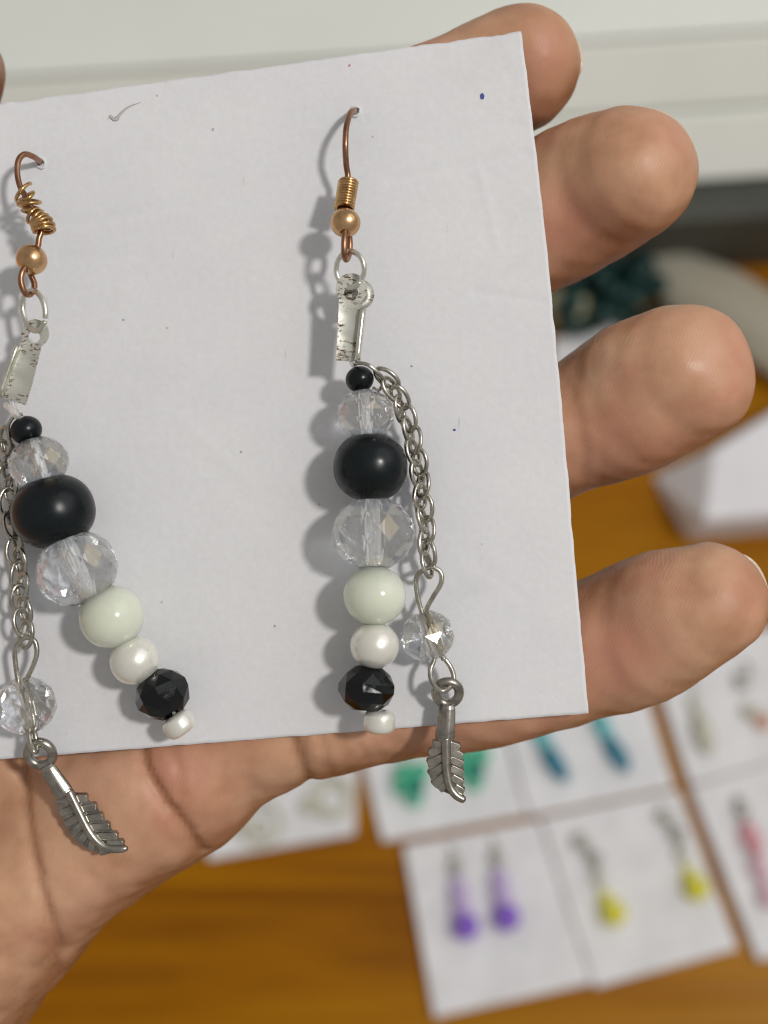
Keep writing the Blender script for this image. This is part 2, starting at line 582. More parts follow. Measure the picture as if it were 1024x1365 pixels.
for lab, dx, dy in (('left purple bead earring on the white card', 0, 0), ('right purple bead earring on the white card', 55, -12)):
    table_earring(lab, 'purple bead earrings', [(596 + dx, 1128 + dy), (606 + dx, 1138 + dy), (606 + dx, 1156 + dy), (611 + dx, 1172 + dy), (608 + dx, 1186 + dy), (614 + dx, 1205 + dy), (622 + dx, 1245 + dy)],
        [('silver_bead', 606 + dx, 1156 + dy, 11, 9, 80, SILVER), ('lilac_bead', 611 + dx, 1184 + dy, 13, 12, 80, LILAC), ('lilac_bead', 615 + dx, 1208 + dy, 13, 13, 75, LILAC), ('purple_bead', 621 + dx, 1235 + dy, 17, 17, 75, PURPLE)])
for lab, dx, dy in (('left yellow bead earring on the white card', 0, 0), ('right yellow bead earring on the white card', 111, -33)):
    table_earring(lab, 'yellow bead earrings', [(760 + dx, 1120 + dy), (775 + dx, 1112 + dy), (786 + dx, 1130 + dy), (768 + dx, 1140 + dy), (784 + dx, 1152 + dy), (800 + dx, 1140 + dy), (796 + dx, 1165 + dy), (806 + dx, 1200 + dy), (818 + dx, 1228 + dy)],
        [('silver_bead', 772 + dx, 1122 + dy, 10, 8, 60, SILVER), ('silver_bead', 790 + dx, 1146 + dy, 10, 9, 60, SILVER), ('clear_bead', 798 + dx, 1172 + dy, 10, 9, 60, CREAM), ('yellow_bead', 808 + dx, 1199 + dy, 11, 9, 65, YELLOW), ('yellow_bead', 818 + dx, 1217 + dy, 16, 16, 65, YELLOW)])
for lab, pts in (('left turquoise drop earring on its card', (718, 975)), ('right turquoise drop earring on its card', (800, 962))):
    x, y = pts
    table_earring(lab, 'turquoise drop earrings', [(x - 14, y - 26), (x - 4, y - 20), (x, y - 4), (x + 6, y + 12), (x + 26, y + 52)],
        [('aqua_bead', x, y, 13, 11, 60, AQUA), ('aqua_bead', x + 8, y + 16, 12, 10, 60, AQUA), ('turquoise_drop', x + 22, y + 42, 28, 12, 60, TURQ)])
for lab, pts in (('left mint green cluster earring on its card', (548, 1038)), ('right mint green cluster earring behind the feather charm', (628, 1016))):
    x, y = pts
    table_earring(lab, 'mint green cluster earrings', [(x - 20, y - 40), (x - 10, y - 30), (x - 5, y - 10), (x, y)],
        [('mint_bead', x - 10, y - 8, 14, 13, 0, MINT), ('mint_bead', x + 12, y - 10, 14, 13, 0, MINT), ('mint_bead', x - 14, y + 12, 11, 11, 0, MINT), ('deep_green_bead', x + 6, y + 12, 13, 13, 0, DEEPMINT), ('mint_bead', x + 4, y + 28, 11, 11, 0, MINT)])
table_earring('cream bead drop earring on the card under the fingertip', 'cream and peach earrings', [(918, 905), (926, 915), (924, 935), (934, 952), (940, 985)],
    [('cream_bead', 926, 940, 12, 8, 70, CREAM), ('cream_bead', 938, 978, 28, 13, 78, CREAM)])
table_earring('silver wire earring ending in a round peach bead', 'cream and peach earrings', [(990, 880), (1000, 893), (986, 915), (978, 932), (990, 945), (1004, 950), (1016, 960)],
    [('silver_bead', 988, 908, 13, 8, 60, SILVER), ('silver_bead', 1000, 948, 12, 10, 30, CREAM), ('peach_bead', 1018, 962, 12, 11, 0, PEACH)])
table_earring('pink drop earring cut by the right picture edge', 'pink drop earrings', [(980, 1062), (992, 1072), (990, 1092), (1000, 1110), (1012, 1180)],
    [('silver_bead', 988, 1078, 14, 9, 70, SILVER), ('pink_bead', 1002, 1118, 24, 12, 70, PINK), ('rose_bead', 1014, 1160, 18, 12, 70, ROSE), ('rose_bead', 1024, 1196, 16, 12, 70, ROSE)])
table_earring('left cream hoop earring half hidden by the palm', 'cream hoop earrings', [(345, 1062), (350, 1075), (352, 1085)],
    [('cream_bead', 322, 1100, 11, 11, 0, CREAM)], hoops=[(348, 1098, 26, CREAM), (348, 1104, 9, CREAM)])
table_earring('right cream hoop earring beside the wooden gap', 'cream hoop earrings', [(440, 1030), (446, 1040), (448, 1050)],
    [('cream_bead', 412, 1075, 13, 10, 0, CREAM)], hoops=[(440, 1062, 26, CREAM), (444, 1066, 17, CREAM)])

# ------------------------------------------------------------------ things at the back of the table
hh = .026
bx = [T(866, 636), T(916, 722), T(1085, 708), T(1050, 560)]
tx = [T(952, 598, hh), T(936, 694, hh), T(1105, 680, hh), T(1075, 520, hh)]
c = bx[0]
bot = [Vector((p.x - c.x, p.y - c.y, .0004)) for p in bx]; top = [p - Vector((c.x, c.y, 0)) for p in tx]
o = mk('white_box', *prism(bot, top), BOX_WHITE, None, False); o.location = (c.x, c.y, 0)
bm = bmesh.new(); bm.from_mesh(o.data); bmesh.ops.recalc_face_normals(bm, faces=bm.faces); bm.to_mesh(o.data); bm.free()
bevel(o, .002, 3)
props(o, 'white carton box with slanted shaded side behind the ring fingertip', 'box')

BAG = mat('clear_plastic_bag', (.62, .58, .47), .35, Transmission_Weight=.35, IOR=1.3, Alpha=.85)
def lumpy(c, r, amp, seed, seg=40, rings=24, fr=3.0):
    v, f = ell((0, 0, 0), (1, 1, 1), seg, rings)
    rg = np.random.default_rng(seed); ks = rg.normal(size=(9, 3)) * fr; ph = rg.uniform(0, 6.28, 9)
    d = 1 + amp * np.sin(v @ ks.T + ph).sum(1) / 3
    v = v * d[:, None] * np.array(r)
    return v + np.array(c), f
c = T(972, 425)
v, f = lumpy((0, 0, .010), (.075, .016, .009), .16, 3, fr=2.2)
v[:, 2] = np.maximum(v[:, 2], .0006)
o = mk('plastic_bag', v, f, BAG); o.location = (c.x, c.y, 0); o.rotation_euler = (0, 0, math.radians(-40))
props(o, 'crumpled cloudy plastic bag lying before the dark panel under the cabinet', 'bag')
TEAL = pm('dark_teal_bead', (.003, .036, .031), .45)
c = T(810, 390)
e = bpy.data.objects.new('bead_bundle', None); COL.objects.link(e); e.location = (c.x, c.y, 0)
props(e, 'bundle of dark teal beads between middle and ring fingertips', 'beads')
for i in range(90):
    x, y = rng.uniform(-.022, .022), rng.uniform(-.022, .022)
    z = rng.uniform(.0045, .018)
    mk('bead', *ell((x, y, z), (.0044, .0044, .0042), 12, 8), TEAL, e)
c = T(752, 420)
v, f = lathe([(.0022, .0005), (.0088, .0005), (.0092, .002), (.0092, .010), (.0088, .012), (.0022, .012)], 28)
o = mk('thread_reel', v, f, pm('cream_reel', (.42, .40, .26))); o.location = (c.x, c.y, 0)
props(o, 'small cream reel with a hole beside the card edge', 'reel')
th = [T(738, 452, .002), T(735, 520, .002), T(850, 480, .002), T(850, 425, .002)]
c = th[0]
o = mk('paper_slip', *prism([Vector((p.x - c.x, p.y - c.y, .0004)) for p in th], [p - Vector((c.x, c.y, 0)) for p in th]), WHITE_CARD, None, False); o.location = (c.x, c.y, 0)
props(o, 'blank white paper slip peeking out above the ring finger', 'paper')

# ------------------------------------------------------------------ the hand (one continuous surface from a distance field)
def hand():
    fingers = {
        'index': [(-40, 340, -13.2, 118, 11), (150, 330, -11.8, 108, 9.5), (330, 270, -11, 100, 8.6), (480, 205, -10.6, 96, 8.2), (600, 136, -10, 84, 7.6), (650, 108, -9.2, 80, 7.4), (693, 91, -8.4, 79, 7.2)],
        'middle': [(40, 560, -13.2, 118, 11), (250, 480, -11.8, 108, 9.4), (450, 392, -10.8, 104, 8.6), (610, 340, -10.2, 96, 8.0), (722, 292, -8.6, 94, 7.2), (782, 259, -7.0, 96, 7.0), (838, 231, -3.6, 90, 6.6)],
        'ring': [(120, 800, -13.2, 118, 11), (330, 735, -11.8, 106, 9.2), (520, 665, -10.8, 98, 8.4), (650, 615, -10.2, 92, 7.8), (748, 577, -8.8, 88, 7.2), (805, 553, -7.2, 92, 7.0), (862, 524, -4.8, 98, 6.9), (908, 500, -3.2, 95, 6.6)],
        'little': [(140, 1075, -12, 116, 11), (225, 1032, -10.5, 107, 10), (300, 988, -9.8, 97, 9), (345, 972, -9.2, 92, 8.5), (385, 962, -8.8, 86, 8), (480, 944, -8.8, 82, 8), (640, 910, -8.8, 84, 7.8), (730, 886, -8.6, 87, 7.4), (785, 868, -7.8, 90, 7.0), (850, 848, -6.0, 95, 6.8), (900, 822, -4.0, 92, 6.6), (944, 801, -2.6, 78, 6.3)],
        'palm_little': [(225, 1030, -10.5, 107, 10), (120, 1092, -11.8, 118, 12), (10, 1200, -12.5, 120, 13), (-110, 1320, -13, 140, 14), (-330, 1500, -15, 175, 16), (-600, 1640, -17, 190, 17)],
        'palm_ring': [(150, 800, -13.2, 120, 11), (0, 960, -14.2, 150, 12), (-200, 1160, -16, 180, 13), (-600, 1500, -17, 180, 16)],
        'palm_middle': [(60, 560, -13.2, 120, 11), (-150, 780, -15.5, 160, 12), (-380, 1020, -16, 190, 13), (-680, 1420, -17, 180, 16)],
        'palm_index': [(-30, 345, -13.2, 120, 11), (-250, 580, -15.2, 160, 13), (-480, 860, -15, 190, 15), (-740, 1330, -17, 170, 16)],
        'thumb': [(-640, 1100, -13, 190, 16), (-480, 720, -12, 170, 15), (-330, 430, -12, 125, 12), (-200, 240, -12, 100, 10), (-100, 140, -10, 84, 8.5), (-62, 92, -8.6, 66, 7)],
        'forearm': [(-640, 1500, -17, 280, 19), (-900, 1720, -19, 270, 21), (-1150, 1930, -21, 300, 25)],
    }
    h = .45
    x0, x1, y0, y1, z0, z1 = -150., 46., -115., 62., -52., 8.
    nx, ny, nz = int((x1 - x0) / h), int((y1 - y0) / h), int((z1 - z0) / h)
    X = (x0 + h * np.arange(nx)).astype(np.float32); Y = (y0 + h * np.arange(ny)).astype(np.float32); Z = (z0 + h * np.arange(nz)).astype(np.float32)
    Fd = np.full((nx, ny, nz), 9., np.float32)
    def clip(a, lo, hi): return max(0, min(a, hi))
    for name, pts in fingers.items():
        dense = []
        cp = [(*P(a, b, zc), mm(wd, zc), d) for a, b, zc, wd, d in pts]
        sp = spline(cp, 12)
        seg = np.r_[0, np.cumsum(np.linalg.norm(np.diff(sp[:, :3], axis=0), axis=1))]
        step = 1.0 if name not in ('forearm',) and not name.startswith('palm') else 3.0
        q = np.linspace(0, seg[-1], max(2, int(seg[-1] / step)))
        sp = np.stack([np.interp(q, seg, sp[:, k]) for k in range(5)], 1)
        m = 6.0
        lo = (sp[:, :3] - np.stack([sp[:, 3], sp[:, 3], sp[:, 4]], 1)).min(0) - m
        hi = (sp[:, :3] + np.stack([sp[:, 3], sp[:, 3], sp[:, 4]], 1)).max(0) + m
        I = [clip(int((lo[0] - x0) / h), 0, nx), clip(int((hi[0] - x0) / h) + 1, 0, nx), clip(int((lo[1] - y0) / h), 0, ny), clip(int((hi[1] - y0) / h) + 1, 0, ny), clip(int((lo[2] - z0) / h), 0, nz), clip(int((hi[2] - z0) / h) + 1, 0, nz)]
        loc = np.full((I[1] - I[0], I[3] - I[2], I[5] - I[4]), 9., np.float32)
        for cx, cy, cz, wd, dp in sp:
            j = [clip(int((cx - wd - m - x0) / h), 0, nx), clip(int((cx + wd + m - x0) / h) + 1, 0, nx), clip(int((cy - wd - m - y0) / h), 0, ny), clip(int((cy + wd + m - y0) / h) + 1, 0, ny), clip(int((cz - dp - m - z0) / h), 0, nz), clip(int((cz + dp + m - z0) / h) + 1, 0, nz)]
            if j[0] >= j[1] or j[2] >= j[3] or j[4] >= j[5]: continue
            dx = ((X[j[0]:j[1]] - cx) ** 2)[:, None, None]; dy = ((Y[j[2]:j[3]] - cy) ** 2)[None, :, None]; dz = ((Z[j[4]:j[5]] - cz) ** 2)[None, None, :]
            k0 = np.sqrt((dx + dy) / wd ** 2 + dz / dp ** 2); k1 = np.sqrt((dx + dy) / wd ** 4 + dz / dp ** 4) + 1e-6
            dd = k0 * (k0 - 1) / k1
            sl = (slice(j[0] - I[0], j[1] - I[0]), slice(j[2] - I[2], j[3] - I[2]), slice(j[4] - I[4], j[5] - I[4]))
            np.minimum(loc[sl], dd, out=loc[sl])
        gs = (slice(I[0], I[1]), slice(I[2], I[3]), slice(I[4], I[5]))
        a, b, k = Fd[gs], loc, (.5 if name in ('index', 'middle', 'ring', 'little') else 3.5)
        hm = np.maximum(k - np.abs(a - b), 0) / k
        Fd[gs] = np.minimum(a, b) - hm * hm * k * .25
    # creases carved into the palm side (x, y only)
    creases = [([(186, 985), (196, 1022), (216, 1058), (238, 1088), (250, 1112), (262, 1150)], .75, .45),
               ([(226, 985), (238, 1020), (244, 1060)], .22, .5), ([(330, 1040), (345, 1062), (362, 1085)], .14, .5),
               ([(384, 965), (396, 1005), (404, 1030), (409, 1062)], .65, .5), ([(398, 960), (404, 1000), (402, 1040)], .3, .4), ([(425, 960), (432, 1005), (440, 1040)], .22, .4), ([(455, 960), (462, 1040)], .12, .4),
               ([(10, 1000), (28, 1060), (44, 1110), (58, 1180), (65, 1250), (58, 1300), (50, 1345)], .6, .5), ([(130, 1080), (150, 1150), (140, 1220)], .15, .8),
               ([(758, 500), (772, 560), (784, 640)], .10, .4), ([(778, 500), (796, 570), (806, 640)], .07, .4), ([(790, 790), (812, 870), (824, 950)], .05, .6),
               ([(735, 190), (752, 290), (764, 385)], .06, .6)]
    gq = np.random.default_rng(21)
    for _ in range(26):         # hairline folds of the palm and little finger
        u = gq.uniform(0, 1)
        a0, b0 = (gq.uniform(225, 620), 0) if u < .5 else (gq.uniform(20, 240), gq.uniform(1030, 1280))
        if u < .5: b0 = 1075 - (a0 - 225) * .17 - 40
        ang = math.radians(gq.normal(78, 14) if u < .5 else gq.normal(70, 35)); ln = gq.uniform(25, 75)
        creases.append(([(a0, b0), (a0 + ln * .5 * math.cos(ang) + gq.normal() * 3, b0 + ln * .5 * math.sin(ang)), (a0 + ln * math.cos(ang), b0 + ln * math.sin(ang))], gq.uniform(.05, .14), .4))
    XX, YY = np.meshgrid(X, Y, indexing='ij')
    persp = D / (D + 1.0)
    cr = np.zeros((nx, ny), np.float32); col = np.zeros((nx, ny), np.float32)
    for pts, dep, sg in creases:
        sp = spline([P(a, b, -1)[:2] for a, b in pts], 8)
        jit = np.cumsum(rng.normal(size=sp.shape) * .05, 0); sp = sp + jit - jit.mean(0)
        d2 = np.full((nx, ny), 1e3, np.float32)
        for (ax, ay), (bx_, by_) in zip(sp[:-1], sp[1:]):
            i0, i1 = clip(int((min(ax, bx_) - 4 - x0) / h), 0, nx), clip(int((max(ax, bx_) + 4 - x0) / h), 0, nx)
            j0, j1 = clip(int((min(ay, by_) - 4 - y0) / h), 0, ny), clip(int((max(ay, by_) + 4 - y0) / h), 0, ny)
            if i0 >= i1 or j0 >= j1: continue
            px, py = XX[i0:i1, j0:j1] - ax, YY[i0:i1, j0:j1] - ay
            ex, ey = bx_ - ax, by_ - ay
            t = np.clip((px * ex + py * ey) / (ex * ex + ey * ey + 1e-9), 0, 1)
            d2[i0:i1, j0:j1] = np.minimum(d2[i0:i1, j0:j1], (px - t * ex) ** 2 + (py - t * ey) ** 2)
        g = np.exp(-d2 / (2 * sg * sg))
        wide = np.exp(-d2 / (2 * (3 * sg) ** 2))
        cr = np.maximum(cr, dep * (g * .8 + wide * .2)); col = np.maximum(col, min(1, dep * 1.3) * np.exp(-d2 / (2 * (sg * .7) ** 2)))
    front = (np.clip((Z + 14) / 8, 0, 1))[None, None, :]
    Fd += cr[:, :, None] * front
    gl = np.random.default_rng(5)
    for lam, amp, cnt in ((11., .16, 7), (4.2, .05, 9)):
        for _ in range(cnt):
            kx, ky, kz = gl.normal(size=3) * 2 * math.pi / lam / 1.6
            ph = gl.uniform(0, 6.28)
            a_ = (kx * X[:, None] + ky * Y[None, :] + ph)
            Fd += (amp / math.sqrt(cnt) * 1.4) * (np.sin(a_)[:, :, None] * np.cos(kz * Z)[None, None, :] + np.cos(a_)[:, :, None] * np.sin(kz * Z)[None, None, :]).astype(np.float32)
    # surface nets
    neg = Fd < 0
    cells = np.zeros((nx - 1, ny - 1, nz - 1), np.uint8)
    for a in (0, 1):
        for b in (0, 1):
            for c_ in (0, 1):
                cells += neg[a:nx - 1 + a, b:ny - 1 + b, c_:nz - 1 + c_]
    act = np.argwhere((cells > 0) & (cells < 8))
    ids = np.full(cells.shape, -1, np.int32)
    ids[act[:, 0], act[:, 1], act[:, 2]] = np.arange(len(act))
    acc = np.zeros((len(act), 3)); cnt = np.zeros(len(act))
    corners = [(a, b, c_) for a in (0, 1) for b in (0, 1) for c_ in (0, 1)]
    for p in corners:
        for ax in range(3):
            if p[ax] == 0:
                q = list(p); q[ax] = 1
                va = Fd[act[:, 0] + p[0], act[:, 1] + p[1], act[:, 2] + p[2]].astype(float); vb = Fd[act[:, 0] + q[0], act[:, 1] + q[1], act[:, 2] + q[2]].astype(float)
                s = (va < 0) != (vb < 0)
                t = np.where(s, va / np.where(s, va - vb, 1), 0)
                pos = np.tile(np.array(p, float), (len(act), 1)); pos[:, ax] += t
                acc[s] += pos[s]; cnt[s] += 1
    V = (act + acc / cnt[:, None]) * h + np.array([x0, y0, z0])
    quads = []
    for ax in range(3):
        o1, o2 = (ax + 1) % 3, (ax + 2) % 3
        sl0 = [slice(1, -1)] * 3; sl1 = [slice(1, -1)] * 3
        sl0[ax] = slice(0, -1); sl1[ax] = slice(1, None)
        A, B = neg[tuple(sl0)], neg[tuple(sl1)]
        e = np.argwhere(A != B)
        off = np.ones(3, int); off[ax] = 0
        g = e + off
        sgn = A[e[:, 0], e[:, 1], e[:, 2]]
        def cid(d1, d2):
            k = g.copy(); k[:, o1] -= d1; k[:, o2] -= d2
            return ids[k[:, 0], k[:, 1], k[:, 2]]
        q = np.stack([cid(1, 1), cid(0, 1), cid(0, 0), cid(1, 0)], 1)
        q[~sgn] = q[~sgn][:, ::-1]
        quads.append(q)
    Q = np.concatenate(quads)
    Q = Q[(Q >= 0).all(1)]
    ix = np.clip(((V[:, 0] - x0) / h).astype(int), 0, nx - 1); iy = np.clip(((V[:, 1] - y0) / h).astype(int), 0, ny - 1)
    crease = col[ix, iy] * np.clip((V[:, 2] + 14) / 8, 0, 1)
    flush = np.zeros(len(V))
    for a, b, r_, s_ in ((735, 60, 30, .5), (890, 190, 34, .5), (975, 470, 34, .6), (990, 790, 34, .5), (330, 1040, 40, .25), (752, 300, 40, .8), (830, 355, 50, .5), (810, 590, 55, .6), (905, 590, 60, .35), (950, 480, 60, .3), (825, 870, 48, .9), (850, 770, 60, .3), (700, 110, 50, .4), (880, 200, 40, .25), (250, 1040, 60, .5), (130, 1000, 70, .4), (130, 1200, 60, .25), (590, 980, 90, .5)):
        c0 = P(a, b, -1); rr = mm(r_, -1)
        flush = np.maximum(flush, s_ * np.exp(-((V[:, 0] - c0[0]) ** 2 + (V[:, 1] - c0[1]) ** 2) / (2 * rr * rr)))
    fn = np.stack(np.gradient(Fd[::1, ::1, ::1], h), -1)[np.clip(((V[:, 0] - x0) / h).round().astype(int), 0, nx - 1), np.clip(((V[:, 1] - y0) / h).round().astype(int), 0, ny - 1), np.clip(((V[:, 2] - z0) / h).round().astype(int), 0, nz - 1)]
    fn /= np.linalg.norm(fn, axis=1)[:, None] + 1e-9
    dorsal_shade = np.clip((.84 - fn[:, 2] - .28 * fn[:, 1]) / .95, 0, 1) ** 1.15     # browner back of the hand, plus shade painted on the finger undersides
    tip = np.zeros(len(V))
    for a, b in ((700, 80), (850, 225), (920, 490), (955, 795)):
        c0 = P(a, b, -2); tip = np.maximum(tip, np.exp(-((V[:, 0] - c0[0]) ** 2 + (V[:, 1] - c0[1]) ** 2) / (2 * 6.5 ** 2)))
    dorsal_shade *= 1 - .5 * tip
    t = Held('hand', P(-600, 1500, -17), 'bare left hand, palm to the viewer, holding the white earring card', 'hand')
    me = bpy.data.meshes.new('palm_and_fingers')
    vv = ((V - t.base) * .001).astype(np.float32)
    me.vertices.add(len(vv)); me.vertices.foreach_set('co', vv.ravel())
    me.loops.add(Q.size); me.loops.foreach_set('vertex_index', Q.ravel().astype(np.int32))
    me.polygons.add(len(Q)); me.polygons.foreach_set('loop_start', np.arange(0, Q.size, 4, dtype=np.int32))
    me.update(calc_edges=True); me.validate()
    me.polygons.foreach_set('use_smooth', [True] * len(me.polygons))
    for nm, arr in (('crease', crease), ('flush', flush), ('dorsal_shade', dorsal_shade)):
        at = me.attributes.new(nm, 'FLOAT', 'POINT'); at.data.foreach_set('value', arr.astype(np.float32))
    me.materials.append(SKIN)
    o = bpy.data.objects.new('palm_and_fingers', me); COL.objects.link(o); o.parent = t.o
    # fingernails: curved plates on the far side of each fingertip
    for cx, cy, zc, r_, a0, a1 in ((692, 94, -8.4, 89, -76, 2), (838, 233, -3.6, 99, -74, -14), (908, 500, -3.2, 99, -50, 0), (944, 801, -2.6, 83, -56, 22), (-62, 92, -8.6, 64, -60, 0)):
        Vn, Fn = [], []
        nu, nv = 14, 8
        c0 = P(cx, cy, zc); r0 = mm(r_, zc)
        for th_ in (0, .35):
            for i in range(nu):
                a = math.radians(a0 + (a1 - a0) * i / (nu - 1))
                edge = 1 - abs(2 * i / (nu - 1) - 1) ** 4
                for j in range(nv):
                    u = j / (nv - 1)
                    rr = (r0 - th_) * (1.0 - .42 * (u ** 1.6)) - .5 * (1 - edge)
                    Vn.append([c0[0] + rr * math.cos(a), c0[1] - rr * math.sin(a), c0[2] - .3 - 6.0 * u])
        n0 = nu * nv
        for i in range(nu - 1):
            for j in range(nv - 1):
                k = i * nv + j
                Fn.append([k, k + nv, k + nv + 1, k + 1]); Fn.append([n0 + k, n0 + k + 1, n0 + k + nv + 1, n0 + k + nv])
        for i in range(nu - 1):
            for j in (0, nv - 1):
                k = i * nv + j; q = [k, k + nv, n0 + k + nv, n0 + k]
                Fn.append(q[::-1] if j == 0 else q)
        for j in range(nv - 1):
            for i in (0, nu - 1):
                k = i * nv + j; q = [k, k + 1, n0 + k + 1, n0 + k]
                Fn.append(q if i == 0 else q[::-1])
        t.part('fingernail', (Vn, Fn), NAIL)
hand()

# ------------------------------------------------------------------ the held card
def held_card():
    t = Held('held_earring_card', P(300, 990, 0), 'large off-white paper card held up by the fingers, carrying two beaded earrings', 'card')
    nx, ny = 190, 190
    TLc, TRc, BRc, BLc = (-95, 152), (695, 42), (785, 951), (-60, 1017)
    def wob(n, a, seed):
        g = np.random.default_rng(seed); r = g.normal(size=n); k = np.exp(-np.linspace(-2, 2, 9) ** 2)
        s = np.convolve(r, k, 'same'); return a * s / (abs(s).max() + 1e-9) + g.normal(size=n) * a * .08
    wt, wb, wl, wr = wob(nx, 1.7, 1), wob(nx, .6, 2), wob(ny, .8, 3), wob(ny, .9, 4)
    U, W = np.meshgrid(np.linspace(0, 1, nx), np.linspace(0, 1, ny), indexing='ij')
    PX = (1 - U) * (1 - W) * TLc[0] + U * (1 - W) * TRc[0] + U * W * BRc[0] + (1 - U) * W * BLc[0]
    PY = (1 - U) * (1 - W) * TLc[1] + U * (1 - W) * TRc[1] + U * W * BRc[1] + (1 - U) * W * BLc[1]
    # the right edge is bowed slightly, as cut by hand
    PX += (U ** 6) * 9 * np.sin(W * math.pi) * (1 - .9 * W)
    PY += (1 - W) ** 40 * wt[:, None] + W ** 40 * wb[:, None]
    PX += U ** 40 * wr[None, :] + (1 - U) ** 40 * wl[None, :]
    ZZ = .10 * np.sin(PX / 130 + 1) * np.sin(PY / 170) * .6
    def dent(pts, dep, sg):
        out = np.zeros_like(PX); sp = spline([(a, b, 0) for a, b in pts], 6)[:, :2]
        d2 = np.full(PX.shape, 1e9)
        for (ax, ay), (bx_, by_) in zip(sp[:-1], sp[1:]):
            ex, ey = bx_ - ax, by_ - ay
            q = np.clip(((PX - ax) * ex + (PY - ay) * ey) / (ex * ex + ey * ey + 1e-9), 0, 1)
            d2 = np.minimum(d2, (PX - ax - q * ex) ** 2 + (PY - ay - q * ey) ** 2)
        return dep * np.exp(-d2 / (2 * sg * sg))
    ZZ -= dent([(520, 240), (600, 224), (702, 205)], .09, 4) + dent([(630, 388), (680, 396), (722, 402)], .08, 4) + dent([(636, 220), (650, 270), (664, 330)], -.05, 3.5) + dent([(80, 300), (180, 285), (250, 270)], .07, 5) + dent([(80, 345), (200, 338)], .06, 5) + dent([(590, 700), (650, 760), (700, 800)], .03, 6) + dent([(240, 560), (330, 640)], -.04, 6) + dent([(140, 820), (300, 900), (420, 880)], .03, 7)
    ZZ += rng.normal(size=PX.shape) * .006
    k = (D - ZZ) / D / S
    V1 = np.stack([(PX - 512) * k, (682.5 - PY) * k, ZZ], -1).reshape(-1, 3)
    V2 = V1.copy(); V2[:, 2] -= .45
    n = nx * ny; F = []
    for i in range(nx - 1):
        for j in range(ny - 1):
            a = i * ny + j
            F.append([a, a + 1, a + ny + 1, a + ny]); F.append([n + a, n + a + ny, n + a + ny + 1, n + a + 1])
    for i in range(nx - 1):
        a = i * ny; F.append([a, a + ny, n + a + ny, n + a])
        a = i * ny + ny - 1; F.append([a + ny, a, n + a, n + a + ny])
    for j in range(ny - 1):
        a = j; F.append([a + 1, a, n + a, n + a + 1])
        a = (nx - 1) * ny + j; F.append([a, a + 1, n + a + 1, n + a])
    me = t.part('paper_sheet', (np.vstack([V1, V2]), F), PAPER)
    sm = [True] * len(me.data.polygons); sm[2 * (nx - 1) * (ny - 1):] = [False] * (len(sm) - 2 * (nx - 1) * (ny - 1))
    me.data.polygons.foreach_set('use_smooth', sm)
    def zat(a, b): return float(ZZ.flat[np.argmin((PX - a) ** 2 + (PY - b) ** 2)])
    def blot(name, a, b, rx, ry, m, ang=0):
        Vb, n_ = [], 12
        z = zat(a, b) + .05
        for i in range(n_):
            q = 2 * math.pi * i / n_; s = random.uniform(.75, 1.15)
            x, y = rx * s * math.cos(q), ry * s * math.sin(q)
            Vb.append(P(a + x * math.cos(ang) - y * math.sin(ang), b + x * math.sin(ang) + y * math.cos(ang), z))
        c0 = P(a, b, z + .012)
        Vb.append(c0)
        t.part(name, (Vb, [[(i + 1) % n_, i, n_] for i in range(n_)]), m)
    for a, b, rx, ry, m in ((643, 128, 3.4, 5, INK_BLUE), (606, 573, 2.0, 1.6, INK_BLUE), (549, 488, 1.3, 1.1, INK_BLUE), (466, 87, 1.4, 1.6, INK_PINK), (497, 182, 1.2, 1.6, DIRT), (223, 437, 1.4, 1.4, DIRT), (284, 172, 1.6, 2.6, DIRT)):
        blot('ink_speck', a, b, rx, ry, m)
    z = zat(160, 150) + .05
    t.part('scuff_mark', tube(spline([P(146, 154, z), P(154, 159, z), P(162, 150, z), P(172, 142, z), P(188, 136, z)], 6), np.r_[np.linspace(.14, .22, 9), np.linspace(.14, .02, 16)], seg=6, flat=.1, up=(0, 0, 1)), DIRT)
    # paper lip torn up where each hook goes in
    for a, b in ((474, 148), (54, 217)):
        z0 = zat(a, b)
        ring = [P(a + (6.2 + random.uniform(-1, 1.2)) * math.cos(q), b + (6.2 + random.uniform(-1, 1.2)) * math.sin(q), z0 + .08) for q in np.linspace(0, 2 * math.pi, 15)[:-1]]
        t.part('torn_lip', tube(ring, .16, True, 6), PAPER)
held_card()

# ------------------------------------------------------------------ the two earrings
def sp(pts, n=8, closed=False): return spline([P(*p) for p in pts], n, closed)

def link_ring(c, tang, nrm, hl, hw, r, n=20):
    t = np.array(tang, float); t /= np.linalg.norm(t)
    s = np.cross(nrm, t); s /= np.linalg.norm(s)
    pth = [np.array(c) + t * hl * math.cos(a) + s * hw * math.sin(a) for a in np.linspace(0, 2 * math.pi, n + 1)[:-1]]
    return tube(pth, r, True, 8)

def chain(E, pts, hl, hw, r, spacing):
    path = spline([P(*p) for p in pts], 14)
    d = np.r_[0, np.cumsum(np.linalg.norm(np.diff(path, axis=0), axis=1))]
    cnt = int(d[-1] / spacing)
    for i in range(cnt + 1):
        s = i * d[-1] / cnt
        c = np.array([np.interp(s, d, path[:, k]) for k in range(3)])
        c2 = np.array([np.interp(min(s + .2, d[-1] + .0), d, path[:, k]) for k in range(3)]); c1 = np.array([np.interp(max(s - .2, 0), d, path[:, k]) for k in range(3)])
        t = c2 - c1; t /= np.linalg.norm(t)
        side = np.cross(t, [0, 0, 1]); side /= np.linalg.norm(side); out = np.cross(side, t)
        a = math.radians((40, -50)[i % 2] + random.uniform(-14, 14))
        nrm = out * math.cos(a) + side * math.sin(a)
        tw = t + side * random.uniform(-.22, .22) + out * random.uniform(-.2, .2)
        nrm = nrm - tw * np.dot(nrm, tw) / np.dot(tw, tw)
        E.part('chain_link', link_ring(c + side * (.22 if i % 2 else -.22), tw, nrm, hl, hw, r), SILVER)

